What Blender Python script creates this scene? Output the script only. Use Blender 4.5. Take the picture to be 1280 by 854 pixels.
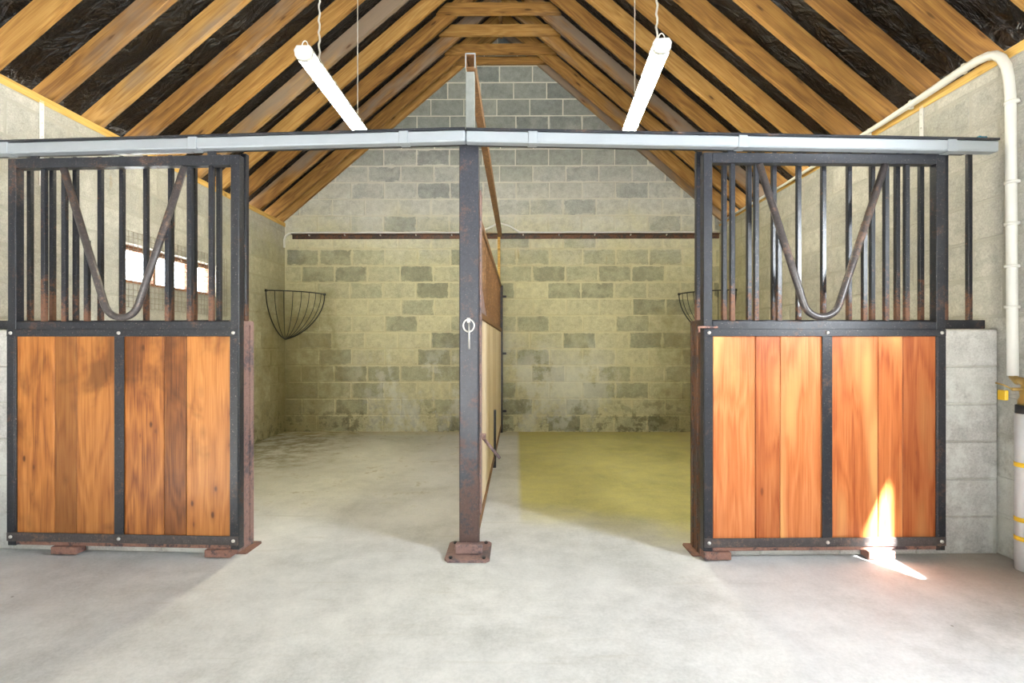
import bpy, bmesh, math, random
from mathutils import Vector, Matrix

for o in list(bpy.data.objects):
    bpy.data.objects.remove(o, do_unlink=True)
scene = bpy.context.scene
C = scene.collection
rnd = random.Random(11)
PI = math.pi

# ------------------------------------------------------------------ camera
F, EYE = 640.0, 1.20
YAW = math.atan(5.0 / 640.0)
cam_d = bpy.data.cameras.new('camera')
cam_d.sensor_width = 36.0
cam_d.lens = 36.0 * F / 1280.0
cam_d.shift_y = 3.0 / 1280.0
cam_d.clip_start = 0.02
cam = bpy.data.objects.new('camera', cam_d)
cam.location = (0, 0, EYE)
cam.rotation_euler = (PI / 2, 0, YAW)
C.objects.link(cam)
scene.camera = cam

# ------------------------------------------------------------------ light, world, exposure
vs = scene.view_settings
vs.view_transform = 'Standard'
vs.look = 'None'
vs.gamma = 1.0
vs.use_curve_mapping = False
vs.exposure = 0.38

world = bpy.data.worlds.new('sky')
scene.world = world
world.use_nodes = True
bg = world.node_tree.nodes['Background']
bg.inputs[0].default_value = (0.86, 0.93, 1.0, 1)
bg.inputs[1].default_value = 2.6


def light(name, kind, loc, rot, power, col, **kw):
    d = bpy.data.lights.new(name, kind)
    d.energy = power
    d.color = col
    for k, v in kw.items():
        setattr(d, k, v)
    o = bpy.data.objects.new(name, d)
    o.location = loc
    o.rotation_euler = rot
    C.objects.link(o)
    return o


# sun comes through the window opening in the right wall, just outside the frame
sdir = Vector((-1.0, 1.96, -2.2)).normalized()
sun = light('sun', 'SUN', (6, -6, 8), (0, 0, 0), 150.0, (1.0, 0.97, 0.93), angle=math.radians(1.6))
sun.rotation_euler = sdir.to_track_quat('-Z', 'Y').to_euler()
# daylight in that window opening
light('side_window_daylight', 'AREA', (2.92, 1.235, 1.92), (0, PI / 2, 0), 145.0, (0.88, 0.94, 1.0),
      shape='RECTANGLE', size=0.80, size_y=0.60)
# fill light added in an assumed wide doorway behind the camera
light('front_doorway_fill', 'AREA', (-0.2, -2.95, 1.25), (PI / 2, 0, PI), 340.0, (0.82, 0.91, 1.0),
      shape='RECTANGLE', size=3.0, size_y=2.4)
# daylight in the slit window of the left wall
light('window_daylight', 'AREA', (-3.40, 4.80, 1.86), (0, -PI / 2, 0), 16.0, (0.92, 0.96, 1.0),
      shape='RECTANGLE', size=0.3, size_y=1.3)

# ------------------------------------------------------------------ dimensions
XL, XR, YB, YF = -3.163, 2.765, 6.98, -3.0       # inner faces of the room
ZTOP = 2.80                                     # top of the block walls
XC = (XL + XR) / 2
TANP = 0.854
ZR0 = 2.86                                      # underside of rafters at the wall face
RD = 0.15                                       # rafter depth
PITCH = math.atan(TANP)
VD = RD / math.cos(PITCH)


def at(px, py, Y):
    """world point at depth Y that was measured at (px, py) of the photograph"""
    cx, cz = (px - 640.0) / F, -(py - 430.0) / F
    dx = cx * math.cos(YAW) - math.sin(YAW)
    dy = cx * math.sin(YAW) + math.cos(YAW)
    t = Y / dy
    return Vector((dx * t, Y, EYE + cz * t))


def atx(px, py, X):
    """same for a point on a plane of constant X"""
    cx, cz = (px - 640.0) / F, -(py - 430.0) / F
    dx = cx * math.cos(YAW) - math.sin(YAW)
    dy = cx * math.sin(YAW) + math.cos(YAW)
    t = X / dx
    return Vector((X, dy * t, EYE + cz * t))


# ------------------------------------------------------------------ node helpers
class NT:
    def __init__(self, name):
        self.m = bpy.data.materials.new(name)
        self.m.use_nodes = True
        self.t = self.m.node_tree
        self.bsdf = self.t.nodes['Principled BSDF']

    def n(self, typ, props=None, **ins):
        nd = self.t.nodes.new(typ)
        for k, v in (props or {}).items():
            setattr(nd, k, v)
        for k, v in ins.items():
            key = int(k[1:]) if k[0] == 'i' and k[1:].isdigit() else k.replace('_', ' ')
            self.set(nd.inputs[key], v)
        return nd

    def set(self, sock, v):
        if isinstance(v, bpy.types.NodeSocket):
            self.t.links.new(v, sock)
        elif isinstance(v, bpy.types.Node):
            self.t.links.new(v.outputs[0], sock)
        else:
            if sock.type == 'RGBA' and len(v) == 3:
                v = (*v, 1)
            sock.default_value = v

    def math(self, op, a, b=0.0, clamp=False):
        return self.n('ShaderNodeMath', {'operation': op, 'use_clamp': clamp}, i0=a, i1=b).outputs[0]

    def mix(self, fac, a, b, mode='MIX'):
        nd = self.t.nodes.new('ShaderNodeMix')
        nd.data_type = 'RGBA'
        nd.blend_type = mode
        self.set(nd.inputs[0], fac)
        self.set(nd.inputs[6], a)
        self.set(nd.inputs[7], b)
        return nd.outputs[2]

    def ramp(self, fac, stops):
        nd = self.t.nodes.new('ShaderNodeValToRGB')
        el = nd.color_ramp.elements
        while len(el) < len(stops):
            el.new(0.5)
        for e, (p, c) in zip(el, stops):
            e.position = p
            e.color = (*c, 1) if not isinstance(c, (int, float)) else (c, c, c, 1)
        self.set(nd.inputs[0], fac)
        return nd.outputs[0]

    def noise(self, vec, scale, detail=4.0, rough=0.55, dist=0.0):
        return self.n('ShaderNodeTexNoise', None, Vector=vec, Scale=scale, Detail=detail,
                      Roughness=rough, Distortion=dist).outputs[0]

    def maprange(self, v, a, b, c=0.0, d=1.0, smooth=True):
        nd = self.n('ShaderNodeMapRange', {'interpolation_type': 'SMOOTHSTEP' if smooth else 'LINEAR'})
        for i, x in enumerate((v, a, b, c, d)):
            self.set(nd.inputs[i], x)
        return nd.outputs[0]

    def mapping(self, vec, scale=(1, 1, 1), loc=(0, 0, 0)):
        return self.n('ShaderNodeMapping', None, Vector=vec, Scale=scale, Location=loc).outputs[0]

    def pos(self):
        return self.n('ShaderNodeNewGeometry').outputs['Position']

    def obj(self):
        return self.n('ShaderNodeTexCoord').outputs['Object']

    def rand(self):
        return self.n('ShaderNodeObjectInfo').outputs['Random']

    def bump(self, h, strength=0.3, dist=0.01):
        b = self.n('ShaderNodeBump', None, Strength=strength, Distance=dist, Height=h)
        self.set(self.bsdf.inputs['Normal'], b.outputs[0])

    def out(self, **kw):
        for k, v in kw.items():
            self.set(self.bsdf.inputs[k.replace('_', ' ')], v)
        return self.m


def wall_stains_daylight(M, col, pos):
    """dirt that the horses left: corner grime under the hay racks, splash zone, damp run marks; plus a yellow-olive tone and painted daylight"""
    s = M.n('ShaderNodeSeparateXYZ', None, Vector=pos)
    x, y, z = s.outputs[0], s.outputs[1], s.outputs[2]
    n1 = M.noise(pos, 1.7, 6.0, 0.62)
    n2 = M.noise(pos, 9.0, 6.0, 0.7)
    wob = M.math('MULTIPLY', M.math('SUBTRACT', n1, 0.5), 1.6)
    # general yellow-olive tone on the stall part of the wall
    olive_tint = M.math('MULTIPLY', M.maprange(M.math('ADD', z, wob), 3.2, 2.2), M.maprange(y, 4.5, 6.6))
    col = M.mix(M.math('MULTIPLY', olive_tint, 0.8), col, (0.92, 0.88, 0.58), 'MULTIPLY')
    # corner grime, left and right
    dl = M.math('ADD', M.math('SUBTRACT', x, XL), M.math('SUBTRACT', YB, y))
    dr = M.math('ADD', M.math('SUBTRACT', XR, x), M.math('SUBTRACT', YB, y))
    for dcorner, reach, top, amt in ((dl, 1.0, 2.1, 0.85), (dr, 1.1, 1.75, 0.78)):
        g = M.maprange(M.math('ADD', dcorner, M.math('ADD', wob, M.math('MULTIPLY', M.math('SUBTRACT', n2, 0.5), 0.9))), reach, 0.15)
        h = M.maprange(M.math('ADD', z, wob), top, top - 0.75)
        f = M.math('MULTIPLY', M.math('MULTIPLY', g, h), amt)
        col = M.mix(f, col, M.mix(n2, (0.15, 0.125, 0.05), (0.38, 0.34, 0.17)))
    # splash zone with speckles
    low = M.maprange(M.math('ADD', z, M.math('MULTIPLY', wob, 0.5)), 0.75, 0.05)
    sp = M.maprange(n2, 0.48, 0.60)
    col = M.mix(M.math('MULTIPLY', M.math('MULTIPLY', M.math('MULTIPLY', low, M.maprange(y, 3.4, 4.6)), sp), 0.7), col, (0.12, 0.11, 0.06))
    # pale daylight painted low on the wall in the middle of each stall
    n3 = M.noise(M.mapping(pos, (2.2, 2.2, 1.2), (4.0, 0, 0)), 1.0, 5.0, 0.6)
    day_patch = M.math('MULTIPLY', M.maprange(M.math('ADD', n3, M.math('MULTIPLY', M.math('SUBTRACT', n2, 0.5), 0.5)), 0.46, 0.60), M.maprange(M.math('ADD', z, wob), 1.5, 0.6))
    day_patch = M.math('MULTIPLY', day_patch, M.math('MULTIPLY', M.maprange(dl, 0.7, 1.5), M.maprange(dr, 1.0, 1.9)))
    col = M.mix(M.math('MULTIPLY', day_patch, 0.55), col, (0.74, 0.76, 0.72))
    # rusty little runs
    n4 = M.noise(M.mapping(pos, (7.0, 7.0, 1.4)), 1.0, 3.0, 0.5)
    run = M.math('MULTIPLY', M.maprange(n4, 0.70, 0.78), M.maprange(z, 2.75, 2.3))
    col = M.mix(M.math('MULTIPLY', run, 0.55), col, (0.30, 0.20, 0.06))
    return col


def mat_block(name, lo, mid, hi, mort, smear, edge=0.85):
    M = NT(name)
    pos = M.pos()
    r = M.rand()
    base = M.ramp(r, [(0.0, lo), (0.4, mid), (1.0, hi)])
    n = M.noise(pos, 14.0, 6.0, 0.7)
    base = M.mix(0.6, base, M.ramp(n, [(0.25, 0.45), (0.75, 0.95)]), 'OVERLAY')
    ns = M.noise(pos, 3.2, 5.0, 0.65)
    base = M.mix(M.math('MULTIPLY', M.maprange(ns, 0.46, 0.66), smear), base, mort)
    gs = M.n('ShaderNodeSeparateXYZ', None, Vector=M.n('ShaderNodeTexCoord').outputs['Generated'])
    gx = M.math('MULTIPLY', M.math('MINIMUM', gs.outputs[0], M.math('SUBTRACT', 1.0, gs.outputs[0])), 0.44)
    gz_ = M.math('MULTIPLY', M.math('MINIMUM', gs.outputs[2], M.math('SUBTRACT', 1.0, gs.outputs[2])), 0.215)
    ed = M.math('ADD', M.math('MINIMUM', gx, gz_), M.math('MULTIPLY', M.math('SUBTRACT', M.noise(pos, 8.0, 5.0, 0.65), 0.5), 0.11))
    base = M.mix(M.math('MULTIPLY', M.maprange(ed, 0.016, 0.0), edge), base, mort)
    fine = M.noise(pos, 95.0, 3.0, 0.7)
    base = M.mix(0.35, base, M.ramp(fine, [(0.3, 0.25), (0.7, 0.75)]), 'OVERLAY')
    # raw blocks high in the gable, darkened further as painted light falloff
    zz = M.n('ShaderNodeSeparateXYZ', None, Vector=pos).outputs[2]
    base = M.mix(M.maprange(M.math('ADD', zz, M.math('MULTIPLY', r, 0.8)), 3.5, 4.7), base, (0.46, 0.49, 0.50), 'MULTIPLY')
    base = wall_stains_daylight(M, base, pos)
    M.bump(M.math('ADD', M.math('MULTIPLY', fine, 0.6), n), 0.55, 0.006)
    return M.out(Base_Color=base, Roughness=0.95, Specular_IOR_Level=0.15)


def mat_mortar(name, col):
    M = NT(name)
    pos = M.pos()
    n = M.noise(pos, 6.0, 6.0, 0.65)
    base = M.mix(n, tuple(c * 0.78 for c in col), col)
    base = wall_stains_daylight(M, base, pos)
    M.bump(M.noise(pos, 60.0, 4.0, 0.7), 0.5, 0.006)
    return M.out(Base_Color=base, Roughness=0.95, Specular_IOR_Level=0.15)


def mat_wood(name, dark, mid, light_, along='Z', grey=None, knots=0.5, rough=0.55, coat=0.0, smudge=0.0,
             vary=0.35, pale=None, kdens=0.5, kscale=(4.6, 9.0)):
    """boards with grain along one axis, knots, board-to-board tone differences"""
    M = NT(name)
    r = M.rand()
    off = M.n('ShaderNodeCombineXYZ', None, X=M.math('MULTIPLY', r, 37.0), Y=M.math('MULTIPLY', r, 11.0),
              Z=M.math('MULTIPLY', r, 71.0)).outputs[0]
    p = M.n('ShaderNodeVectorMath', {'operation': 'ADD'}, i0=M.obj(), i1=off).outputs[0]

    def sc(a, c):
        return {'X': (a, c, c), 'Y': (c, a, c), 'Z': (c, c, a)}[along]
    warp = M.noise(M.mapping(p, sc(0.9, 5.0)), 1.0, 2.0, 0.5)
    g1 = M.noise(M.mapping(p, sc(0.7, 30.0)), 1.0, 5.0, 0.65, 0.5)
    ringv = M.math('ADD', M.math('MULTIPLY', warp, 9.0), M.math('MULTIPLY', g1, 2.2))
    ring = M.math('FRACT', ringv)
    ring = M.math('ABSOLUTE', M.math('SUBTRACT', ring, 0.5))
    g2 = M.noise(M.mapping(p, sc(4.0, 140.0)), 1.0, 3.0, 0.6)
    t = M.math('ADD', M.math('MULTIPLY', g1, 0.62), M.math('MULTIPLY', ring, 0.40))
    t = M.math('ADD', t, M.math('MULTIPLY', M.math('SUBTRACT', g2, 0.5), 0.5))
    t = M.math('ADD', t, M.math('MULTIPLY', M.math('SUBTRACT', M.math('FRACT', M.math('MULTIPLY', r, 17.3)), 0.5), vary))
    col = M.ramp(t, [(0.12, dark), (0.42, mid), (0.72, light_)])
    if pale:
        col = M.mix(M.maprange(warp, 0.52, 0.66), col, pale)
    if grey:
        gn = M.noise(M.mapping(p, sc(0.7, 2.5)), 1.0, 4.0, 0.6)
        gf = M.math('ADD', gn, M.math('MULTIPLY', M.math('SUBTRACT', M.math('FRACT', M.math('MULTIPLY', r, 5.7)), 0.5), 0.45))
        col = M.mix(M.math('MULTIPLY', M.maprange(gf, 0.52, 0.70), 0.85), col, grey)
    if knots > 0:
        v = M.n('ShaderNodeTexVoronoi', None, Vector=M.mapping(p, sc(*kscale)), Scale=1.0, Randomness=1.0)
        kd = M.math('ADD', v.outputs['Distance'], M.math('MULTIPLY', M.math('SUBTRACT', g2, 0.5), 0.1))
        sel = M.maprange(M.n('ShaderNodeSeparateColor', None, Color=v.outputs['Color']).outputs[0], 1.0 - kdens, 1.01 - kdens)
        k = M.math('MULTIPLY', M.maprange(kd, 0.17, 0.06), sel)
        col = M.mix(M.math('MULTIPLY', k, knots), col, tuple(c * 0.22 for c in dark))
    if knots > 0:
        halo = M.math('MULTIPLY', M.maprange(kd, 0.42, 0.12), sel)
        col = M.mix(M.math('MULTIPLY', halo, 0.35 * knots), col, dark)
    col = M.mix(1.0, col, M.n('ShaderNodeObjectInfo').outputs['Color'], 'MULTIPLY')
    if smudge > 0:
        sn = M.noise(M.mapping(M.pos(), (3.0, 3.0, 2.4)), 1.0, 4.0, 0.55, 0.4)
        zz = M.n('ShaderNodeSeparateXYZ', None, Vector=M.pos()).outputs[2]
        sn = M.math('ADD', sn, M.math('MULTIPLY', M.math('SUBTRACT', M.maprange(zz, 0.75, 1.1), 0.5), 0.13))
        col = M.mix(M.math('MULTIPLY', M.maprange(sn, 0.50, 0.66), smudge), col, tuple(c * 0.30 for c in dark))
    M.bump(M.math('ADD', g2, M.math('MULTIPLY', g1, 0.5)), 0.25, 0.004)
    return M.out(Base_Color=col, Roughness=rough, Coat_Weight=coat, Coat_Roughness=0.3, Specular_IOR_Level=0.3)


def mat_steel(name, paint, rust, amount, zlo=None, rough=0.42, spec=0.5):
    M = NT(name)
    pos = M.pos()
    n = M.noise(pos, 6.0, 6.0, 0.7)
    n2 = M.noise(pos, 45.0, 4.0, 0.75)
    f = M.math('ADD', M.math('MULTIPLY', n, 0.65), M.math('MULTIPLY', n2, 0.35))
    if zlo:
        z = M.n('ShaderNodeSeparateXYZ', None, Vector=pos).outputs[2]
        f = M.math('ADD', f, M.math('MULTIPLY', M.maprange(M.math('ADD', z, M.math('MULTIPLY', M.math('SUBTRACT', n, 0.5), 0.4)), zlo[1], zlo[0]), 0.16))
    rf = M.math('MULTIPLY', M.maprange(f, 0.60 - amount, 0.70 - amount), 0.9)
    col = M.mix(rf, M.mix(n2, tuple(c * 0.3 for c in paint), tuple(c * 1.9 for c in paint)),
                M.mix(n2, tuple(c * 0.55 for c in rust), tuple(c * 1.35 for c in rust)))
    n5 = M.noise(pos, 130.0, 2.0, 0.6)
    col = M.mix(M.math('MULTIPLY', M.maprange(n5, 0.64, 0.72), 0.45), col, (0.30, 0.25, 0.22))
    M.bump(n2, 0.25, 0.003)
    return M.out(Base_Color=col, Roughness=M.mix(rf, (rough,) * 3, (0.85,) * 3), Specular_IOR_Level=spec)


def mat_plain(name, col, rough=0.5, metal=0.0, var=0.15, scale=20.0, **kw):
    M = NT(name)
    n = M.noise(M.pos(), scale, 4.0, 0.6)
    c = M.mix(n, tuple(x * (1 - var) for x in col), tuple(min(1, x * (1 + var)) for x in col))
    return M.out(Base_Color=c, Roughness=rough, Metallic=metal, **kw)


def mat_floor():
    M = NT('concrete_floor')
    pos = M.pos()
    s = M.n('ShaderNodeSeparateXYZ', None, Vector=pos)
    x, y = s.outputs[0], s.outputs[1]
    n1 = M.noise(pos, 1.1, 6.0, 0.62, 0.4)
    n2 = M.noise(pos, 5.5, 6.0, 0.7)
    n3 = M.noise(pos, 60.0, 4.0, 0.75)
    col = M.ramp(n1, [(0.3, (0.47, 0.48, 0.48)), (0.5, (0.58, 0.59, 0.60)), (0.7, (0.67, 0.68, 0.69))])
    col = M.mix(0.6, col, M.ramp(n2, [(0.3, 0.32), (0.7, 0.66)]), 'OVERLAY')
    col = M.mix(0.25, col, M.ramp(n3, [(0.3, 0.25), (0.7, 0.75)]), 'OVERLAY')
    # trowel scratches
    tr = M.noise(M.mapping(pos, (1.5, 22.0, 1.0)), 1.0, 4.0, 0.6, 0.6)
    col = M.mix(M.math('MULTIPLY', M.maprange(tr, 0.58, 0.74), 0.30), col, (0.42, 0.41, 0.37))
    w = M.math('MULTIPLY', M.math('SUBTRACT', n1, 0.5), 0.5)
    wy = M.math('ADD', y, w)
    # yellow shade painted into the right-hand stall, leaving a strip along the partition
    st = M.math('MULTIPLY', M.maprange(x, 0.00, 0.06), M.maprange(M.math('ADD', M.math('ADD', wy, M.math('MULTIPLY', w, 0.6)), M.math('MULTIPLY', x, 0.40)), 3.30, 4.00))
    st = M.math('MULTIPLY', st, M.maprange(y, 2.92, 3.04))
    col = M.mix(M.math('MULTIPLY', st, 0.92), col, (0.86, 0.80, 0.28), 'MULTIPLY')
    # bedding stain of the left-hand stall
    sl = M.math('MULTIPLY', M.maprange(M.math('ADD', x, w), -0.55, -1.5), M.maprange(wy, 3.2, 4.4))
    col = M.mix(M.math('MULTIPLY', sl, 0.35), col, (0.80, 0.76, 0.46), 'MULTIPLY')
    # muck in the left rear corner
    dk = M.math('MULTIPLY', M.maprange(M.math('ADD', x, M.math('MULTIPLY', w, 3.0)), -1.5, -2.6), M.maprange(M.math('ADD', y, w), 4.0, 5.6))
    dk = M.math('MULTIPLY', dk, M.maprange(n2, 0.36, 0.58))
    col = M.mix(M.math('MULTIPLY', dk, 0.75), col, (0.17, 0.14, 0.05))
    fl = M.math('MULTIPLY', M.math('MULTIPLY', M.maprange(x, -0.4, -0.7), M.maprange(y, 3.3, 4.2)), M.maprange(n2, 0.55, 0.68))
    col = M.mix(M.math('MULTIPLY', fl, 0.55), col, (0.22, 0.19, 0.09))
    # dusty line along the rear wall
    col = M.mix(M.math('MULTIPLY', M.maprange(wy, 6.55, 6.95), 0.4), col, (0.46, 0.37, 0.13))
    # browner towards the right wall
    md = M.math('MULTIPLY', M.maprange(M.math('ADD', x, w), 1.75, 2.6), M.maprange(M.math('ADD', y, w), 2.25, 2.75))
    col = M.mix(M.math('MULTIPLY', md, 0.5), col, (0.36, 0.27, 0.17))
    # dark specks
    v = M.n('ShaderNodeTexVoronoi', None, Vector=pos, Scale=4.5, Randomness=1.0)
    spk = M.maprange(M.math('ADD', v.outputs['Distance'], M.math('MULTIPLY', n3, 0.02)), 0.045, 0.03)
    sel = M.maprange(M.n('ShaderNodeSeparateColor', None, Color=v.outputs['Color']).outputs[1], 0.62, 0.63)
    col = M.mix(M.math('MULTIPLY', M.math('MULTIPLY', spk, sel), 0.7), col, (0.16, 0.15, 0.12))
    M.bump(M.math('ADD', n2, M.math('MULTIPLY', n3, 0.35)), 0.35, 0.008)
    return M.out(Base_Color=col, Roughness=M.maprange(n2, 0.3, 0.7, 0.55, 0.8), Specular_IOR_Level=0.3)


def mat_underlay():
    M = NT('black_roof_felt')
    pos = M.pos()
    n = M.noise(M.mapping(pos, (3.0, 9.0, 3.0)), 1.0, 5.0, 0.6, 1.0)
    n2 = M.noise(pos, 5.0, 4.0, 0.6, 1.5)
    col = M.mix(M.maprange(n2, 0.5, 0.75), (0.005, 0.0045, 0.004), (0.016, 0.012, 0.009))
    M.bump(M.math('ADD', n, n2), 1.0, 0.05)
    return M.out(Base_Color=col, Roughness=0.34, Specular_IOR_Level=0.35)


def mat_emit(name, col, strength):
    M = NT(name)
    return M.out(Base_Color=(0.9, 0.9, 0.88), Emission_Color=col, Emission_Strength=strength, Roughness=0.4)


def mat_glass():
    M = NT('window_glass')
    return M.out(Base_Color=(1, 1, 1), Roughness=0.02, Transmission_Weight=1.0, IOR=1.08)


MAT = {
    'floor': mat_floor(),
    'block': mat_block('grey_concrete_block', (0.23, 0.24, 0.23), (0.38, 0.385, 0.355), (0.50, 0.495, 0.44), (0.66, 0.65, 0.57), 0.35, 0.7),
    'block_pale': mat_block('washed_concrete_block', (0.31, 0.31, 0.285), (0.36, 0.355, 0.325), (0.41, 0.405, 0.37), (0.44, 0.43, 0.39), 0.7),
    'block_low': mat_block('pale_grey_concrete_block', (0.37, 0.36, 0.345), (0.40, 0.39, 0.375), (0.43, 0.42, 0.40), (0.52, 0.51, 0.49), 0.4, 0.6),
    'mortar': mat_mortar('mortar', (0.72, 0.70, 0.61)),
    'mortar_pale': mat_mortar('washed_mortar', (0.48, 0.47, 0.42)),
    'rafter': mat_wood('rafter_timber', (0.15, 0.068, 0.018), (0.30, 0.155, 0.040), (0.45, 0.265, 0.083), 'X', grey=(0.20, 0.16, 0.125), knots=0.9, rough=0.7, kscale=(3.2, 11.0), kdens=0.6),
    'plate': mat_wood('wall_plate_timber', (0.45, 0.25, 0.05), (0.66, 0.42, 0.12), (0.78, 0.55, 0.20), 'Y', knots=0.6, rough=0.7),
    'felt': mat_underlay(),
    'door_wood_dark': mat_wood('varnished_boards_worn', (0.17, 0.048, 0.012), (0.42, 0.155, 0.036), (0.58, 0.255, 0.068), 'Z', knots=0.95, rough=0.42, coat=0.25, smudge=0.62, vary=0.22, kdens=0.55, kscale=(6.5, 14.0)),
    'door_wood_light': mat_wood('varnished_boards', (0.34, 0.075, 0.018), (0.54, 0.165, 0.048), (0.67, 0.26, 0.095), 'Z', knots=0.6, rough=0.42, coat=0.2, smudge=0.15, vary=0.18, kdens=0.3, kscale=(5.0, 14.0), pale=(0.70, 0.34, 0.12)),
    'part_wood': mat_wood('pale_partition_boards', (0.50, 0.38, 0.22), (0.66, 0.53, 0.36), (0.76, 0.66, 0.50), 'Z', knots=0.3, rough=0.6),
    'steel': mat_steel('black_painted_steel', (0.016, 0.018, 0.024), (0.105, 0.062, 0.045), 0.06, rough=0.34),
    'bar': mat_steel('black_painted_bars', (0.014, 0.016, 0.022), (0.17, 0.080, 0.045), 0.03, (1.30, 1.70), rough=0.28),
    'rusty': mat_steel('rusty_steel', (0.05, 0.035, 0.04), (0.30, 0.155, 0.115), 0.20),
    'tube': mat_steel('worn_brown_tube', (0.060, 0.052, 0.052), (0.20, 0.125, 0.09), 0.08, rough=0.35),
    'post': mat_steel('dark_steel_post', (0.026, 0.029, 0.040), (0.115, 0.068, 0.055), 0.08, (0.0, 0.9)),
    'channel': mat_steel('rust_pink_channel', (0.10, 0.075, 0.085), (0.30, 0.185, 0.16), 0.18),
    'chan_dark': mat_steel('rust_brown_channel', (0.04, 0.025, 0.02), (0.16, 0.075, 0.04), 0.15),
    'brown': mat_steel('brown_oxidised_steel', (0.17, 0.085, 0.035), (0.30, 0.165, 0.075), 0.1, rough=0.6, spec=0.3),
    'galv_dull': mat_plain('dull_galvanised_post', (0.22, 0.235, 0.225), 0.5, 0.2, 0.35, 25.0),
    'galv': mat_plain('galvanised_track', (0.34, 0.375, 0.41), 0.42, 0.35, 0.10, 8.0),
    'white': mat_plain('white_plastic', (0.80, 0.80, 0.76), 0.4, 0.0, 0.06, 12.0),
    'lamp_body': mat_plain('lamp_grey_plastic', (0.55, 0.56, 0.56), 0.45, 0.0, 0.08),
    'chain': mat_plain('bright_wire', (0.66, 0.64, 0.58), 0.4, 0.3, 0.1),
    'wire': mat_plain('dark_green_wire', (0.022, 0.028, 0.020), 0.5, 0.0, 0.3),
    'gwire': mat_plain('galvanised_wire', (0.30, 0.27, 0.22), 0.5, 0.4, 0.3),
    'bolt': mat_plain('zinc_bolt', (0.62, 0.60, 0.57), 0.35, 0.6, 0.1),
    'strap': mat_plain('galvanised_strap', (0.72, 0.73, 0.74), 0.35, 0.4, 0.15, 60.0),
    'brass': mat_plain('brass', (0.50, 0.34, 0.12), 0.35, 0.8, 0.2),
    'yellow': mat_plain('yellow_plastic', (0.85, 0.55, 0.03), 0.4, 0.0, 0.1),
    'insul': mat_plain('pipe_insulation', (0.60, 0.62, 0.64), 0.6, 0.0, 0.12, 14.0),
    'blackrub': mat_plain('black_rubber', (0.02, 0.02, 0.022), 0.6, 0.0, 0.2),
    'blue': mat_plain('blue_twine', (0.03, 0.20, 0.30), 0.7, 0.0, 0.2),
    'winframe': mat_wood('window_frame_wood', (0.20, 0.08, 0.04), (0.33, 0.16, 0.09), (0.42, 0.22, 0.13), 'Y', knots=0.2, rough=0.6),
    'glass': mat_glass(),
    'tubelight': mat_emit('lit_diffuser', (1.0, 0.92, 0.68), 66.0),
    'front': mat_plain('rendered_wall', (0.55, 0.54, 0.49), 0.9, 0.0, 0.12, 4.0),
}


# ------------------------------------------------------------------ object helpers
def add(name, me, mat, parent=None, loc=(0, 0, 0), rot=(0, 0, 0)):
    if mat is not None and not me.materials:
        me.materials.append(MAT[mat])
    o = bpy.data.objects.new(name, me)
    o.location = loc
    o.rotation_euler = rot
    C.objects.link(o)
    if parent is not None:
        o.parent = parent
    return o


def tag(o, label, cat, group=None, kind=None):
    o['label'] = label
    o['category'] = cat
    if group:
        o['group'] = group
    if kind:
        o['kind'] = kind
    return o


def thing(name, label, cat, loc=(0, 0, 0), rotz=0.0, group=None, kind=None):
    o = bpy.data.objects.new(name, None)
    o.location = loc
    o.rotation_euler = (0, 0, rotz)
    o.empty_display_size = 0.1
    C.objects.link(o)
    return tag(o, label, cat, group, kind)


_cache = {}


def box_mesh(s, b, mat):
    key = ('box', tuple(round(v, 4) for v in s), b, mat)
    if key in _cache:
        return _cache[key]
    hx, hy, hz = s[0] / 2, s[1] / 2, s[2] / 2
    b = min(b, hx * 0.45, hy * 0.45, hz * 0.45)
    bm = bmesh.new()
    vs_ = []
    for sx in (-1, 1):
        for sy in (-1, 1):
            for sz in (-1, 1):
                vs_ += [bm.verts.new((sx * hx, sy * (hy - b), sz * (hz - b))),
                        bm.verts.new((sx * (hx - b), sy * hy, sz * (hz - b))),
                        bm.verts.new((sx * (hx - b), sy * (hy - b), sz * hz))]
    bmesh.ops.convex_hull(bm, input=vs_)
    bmesh.ops.dissolve_limit(bm, angle_limit=0.01, verts=bm.verts, edges=bm.edges)
    me = bpy.data.meshes.new('box')
    bm.to_mesh(me)
    bm.free()
    _cache[key] = me
    return me


def box(name, size, loc, mat, parent=None, rot=(0, 0, 0), b=0.003):
    return add(name, box_mesh(size, b, mat), mat, parent, loc, rot)


def mesh_from(verts, faces, smooth=False):
    me = bpy.data.meshes.new('mesh')
    me.from_pydata([tuple(v) for v in verts], [], faces)
    bm = bmesh.new()
    bm.from_mesh(me)
    bmesh.ops.recalc_face_normals(bm, faces=bm.faces)
    bm.to_mesh(me)
    bm.free()
    if smooth:
        for p in me.polygons:
            p.use_smooth = True
    me.update()
    return me


def sweep_geo(pts, r, n=10, closed=False, phase=0.0):
    pts = [Vector(p) for p in pts]
    m = len(pts)
    rs = r if isinstance(r, (list, tuple)) else [r] * m
    verts, faces = [], []
    up = None
    for i, p in enumerate(pts):
        a = pts[(i - 1) % m] if (closed or i > 0) else p
        c = pts[(i + 1) % m] if (closed or i < m - 1) else p
        t = (c - a).normalized()
        if up is None:
            up = Vector((0, 0, 1)) if abs(t.z) < 0.9 else Vector((0, 1, 0))
        side = t.cross(up).normalized()
        up = side.cross(t).normalized()
        for k in range(n):
            ang = 2 * PI * k / n + phase
            verts.append(p + (side * math.cos(ang) + up * math.sin(ang)) * rs[i])
    segs = m if closed else m - 1
    for i in range(segs):
        j = (i + 1) % m
        for k in range(n):
            l = (k + 1) % n
            faces.append((i * n + k, i * n + l, j * n + l, j * n + k))
    if not closed:
        faces.append(tuple(range(n))[::-1])
        faces.append(tuple((m - 1) * n + k for k in range(n)))
    return verts, faces


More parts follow.
